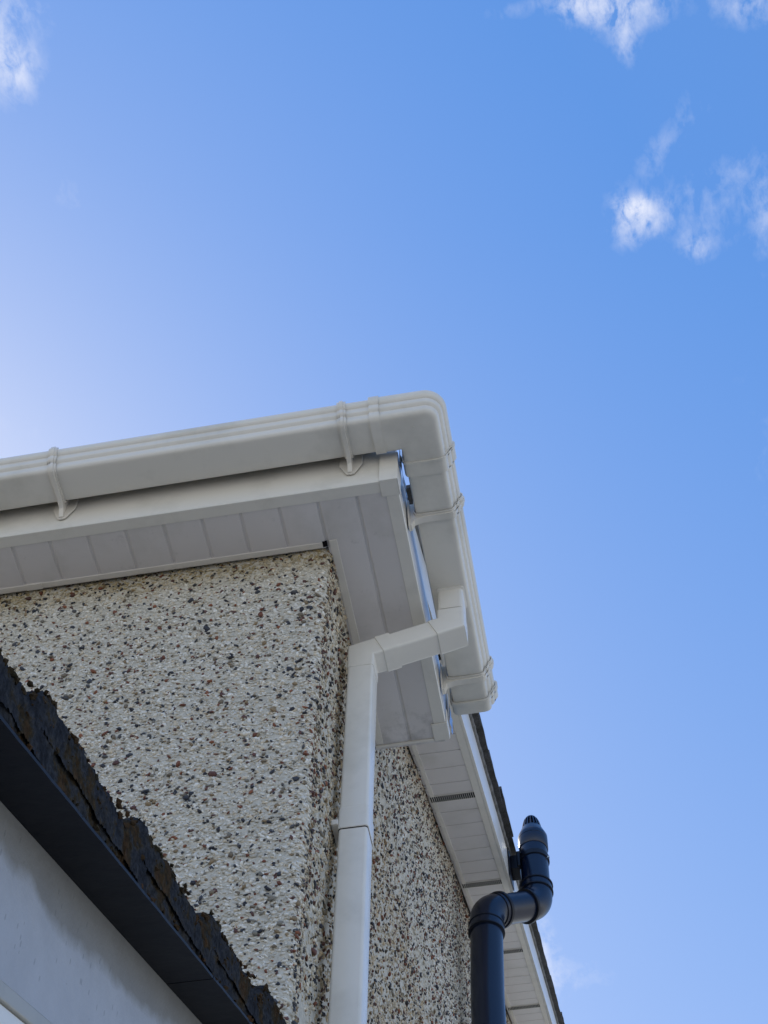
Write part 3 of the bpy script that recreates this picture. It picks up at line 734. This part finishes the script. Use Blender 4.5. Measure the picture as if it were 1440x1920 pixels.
# mortar bed and tile ends as rough displaced masses
def rough(name, y0, y1, fo0, fo1, xf, amp, parent, ny=90, nz_=10, seed=0, m_=None):
    vs = []; fs = []
    for i in range(ny + 1):
        y = y0 + (y1 - y0) * i / ny
        for j in range(nz_ + 5):
            if j <= nz_: v = j / nz_; xd = xf - .010 * (abs(v - .5) * 2 if v > .5 else 0) ** 4 + min(1, v * 3 + .12) * (amp * .5 * jit(y, v * .05, seed) + random.uniform(-1, 1) * amp * .55); o = fo0(y) + (fo1(y) - fo0(y)) * v + random.uniform(-1, 1) * amp * .25
            else: xd = xf - .012 - .025 * (j - nz_); o = fo1(y) + random.uniform(-1, 1) * amp * .3 + .002
            vs.append((xd, y, pz(y, o)))
    w = nz_ + 5
    for i in range(ny):
        for j in range(w - 1): fs.append((i * w + j, (i + 1) * w + j, (i + 1) * w + j + 1, i * w + j + 1))
    for base in (0, ny): fs.append(tuple(base * w + j for j in range(w)) if base else tuple(base * w + j for j in range(w - 1, -1, -1)))
    return newobj(name, vs, fs, m_ or M_moss, parent, smooth=True)
rough('mortar_bed', PYF, PYB, lambda y: .0055, lambda y: .066 + .003 * math.sin(y * 9), -.0055, .0022, prf, ny=520, nz_=14, seed=5)
steps = [-.15 - .325 * k for k in range(-1, 7)]
for i, s0 in enumerate(steps):
    a, b2 = s0 - .045, min(s0 + .36, PYB)
    if a > PYB: continue
    if b2 - a < .03: continue
    def top(y, a=a, i=i):
        tt = (y - a) / .40; rise = min(1, (y - a) / .045)
        return .070 + .050 * math.sqrt(max(0, rise)) - .050 * tt + .002 * math.sin(y * 40 + i) + .0015 * math.sin(y * 113 + i) + random.uniform(-.0018, .0018)
    rough('roof_tile', a, b2, lambda y, a=a, top=top: top(y) - .062, top, -.0015, .0020, prf, ny=190, nz_=9, seed=i * 1.7)
# moss tufts lodged in the joint and lichen lumps
vs = []; fs = []
for i in range(620):
    y = random.uniform(PYF, PYB); o = random.choice((.008, .010, .052, .070, .090, -1, -1, -1)) + random.gauss(0, .004); rr = random.uniform(.0012, .0040)
    if o < -.5:
        sw = ((y + .195) % .325) / .325; o = .109 - .042 * sw + random.gauss(0, .0018) if sw > .1 else .075 + .35 * sw; rr *= 1.15
    T_ = TEMPL[random.randrange(24)]; b0 = len(vs)
    for v in T_: vs.append((-.003 + v[0] * rr * .8 + random.gauss(0, .0012), y + v[1] * rr * 1.5, pz(y, o) + v[2] * rr))
    for f in IF: fs.append(tuple(int(b0 + q_) for q_ in f))
M_mosst = mat('moss', (.035, .03, .018), .95, .1, var=(.08, .042, .02), vscale=12, bump=.002, bscale=300)
mo = newobj('moss', vs, fs, M_mosst, prf); mo['kind'] = 'stuff'
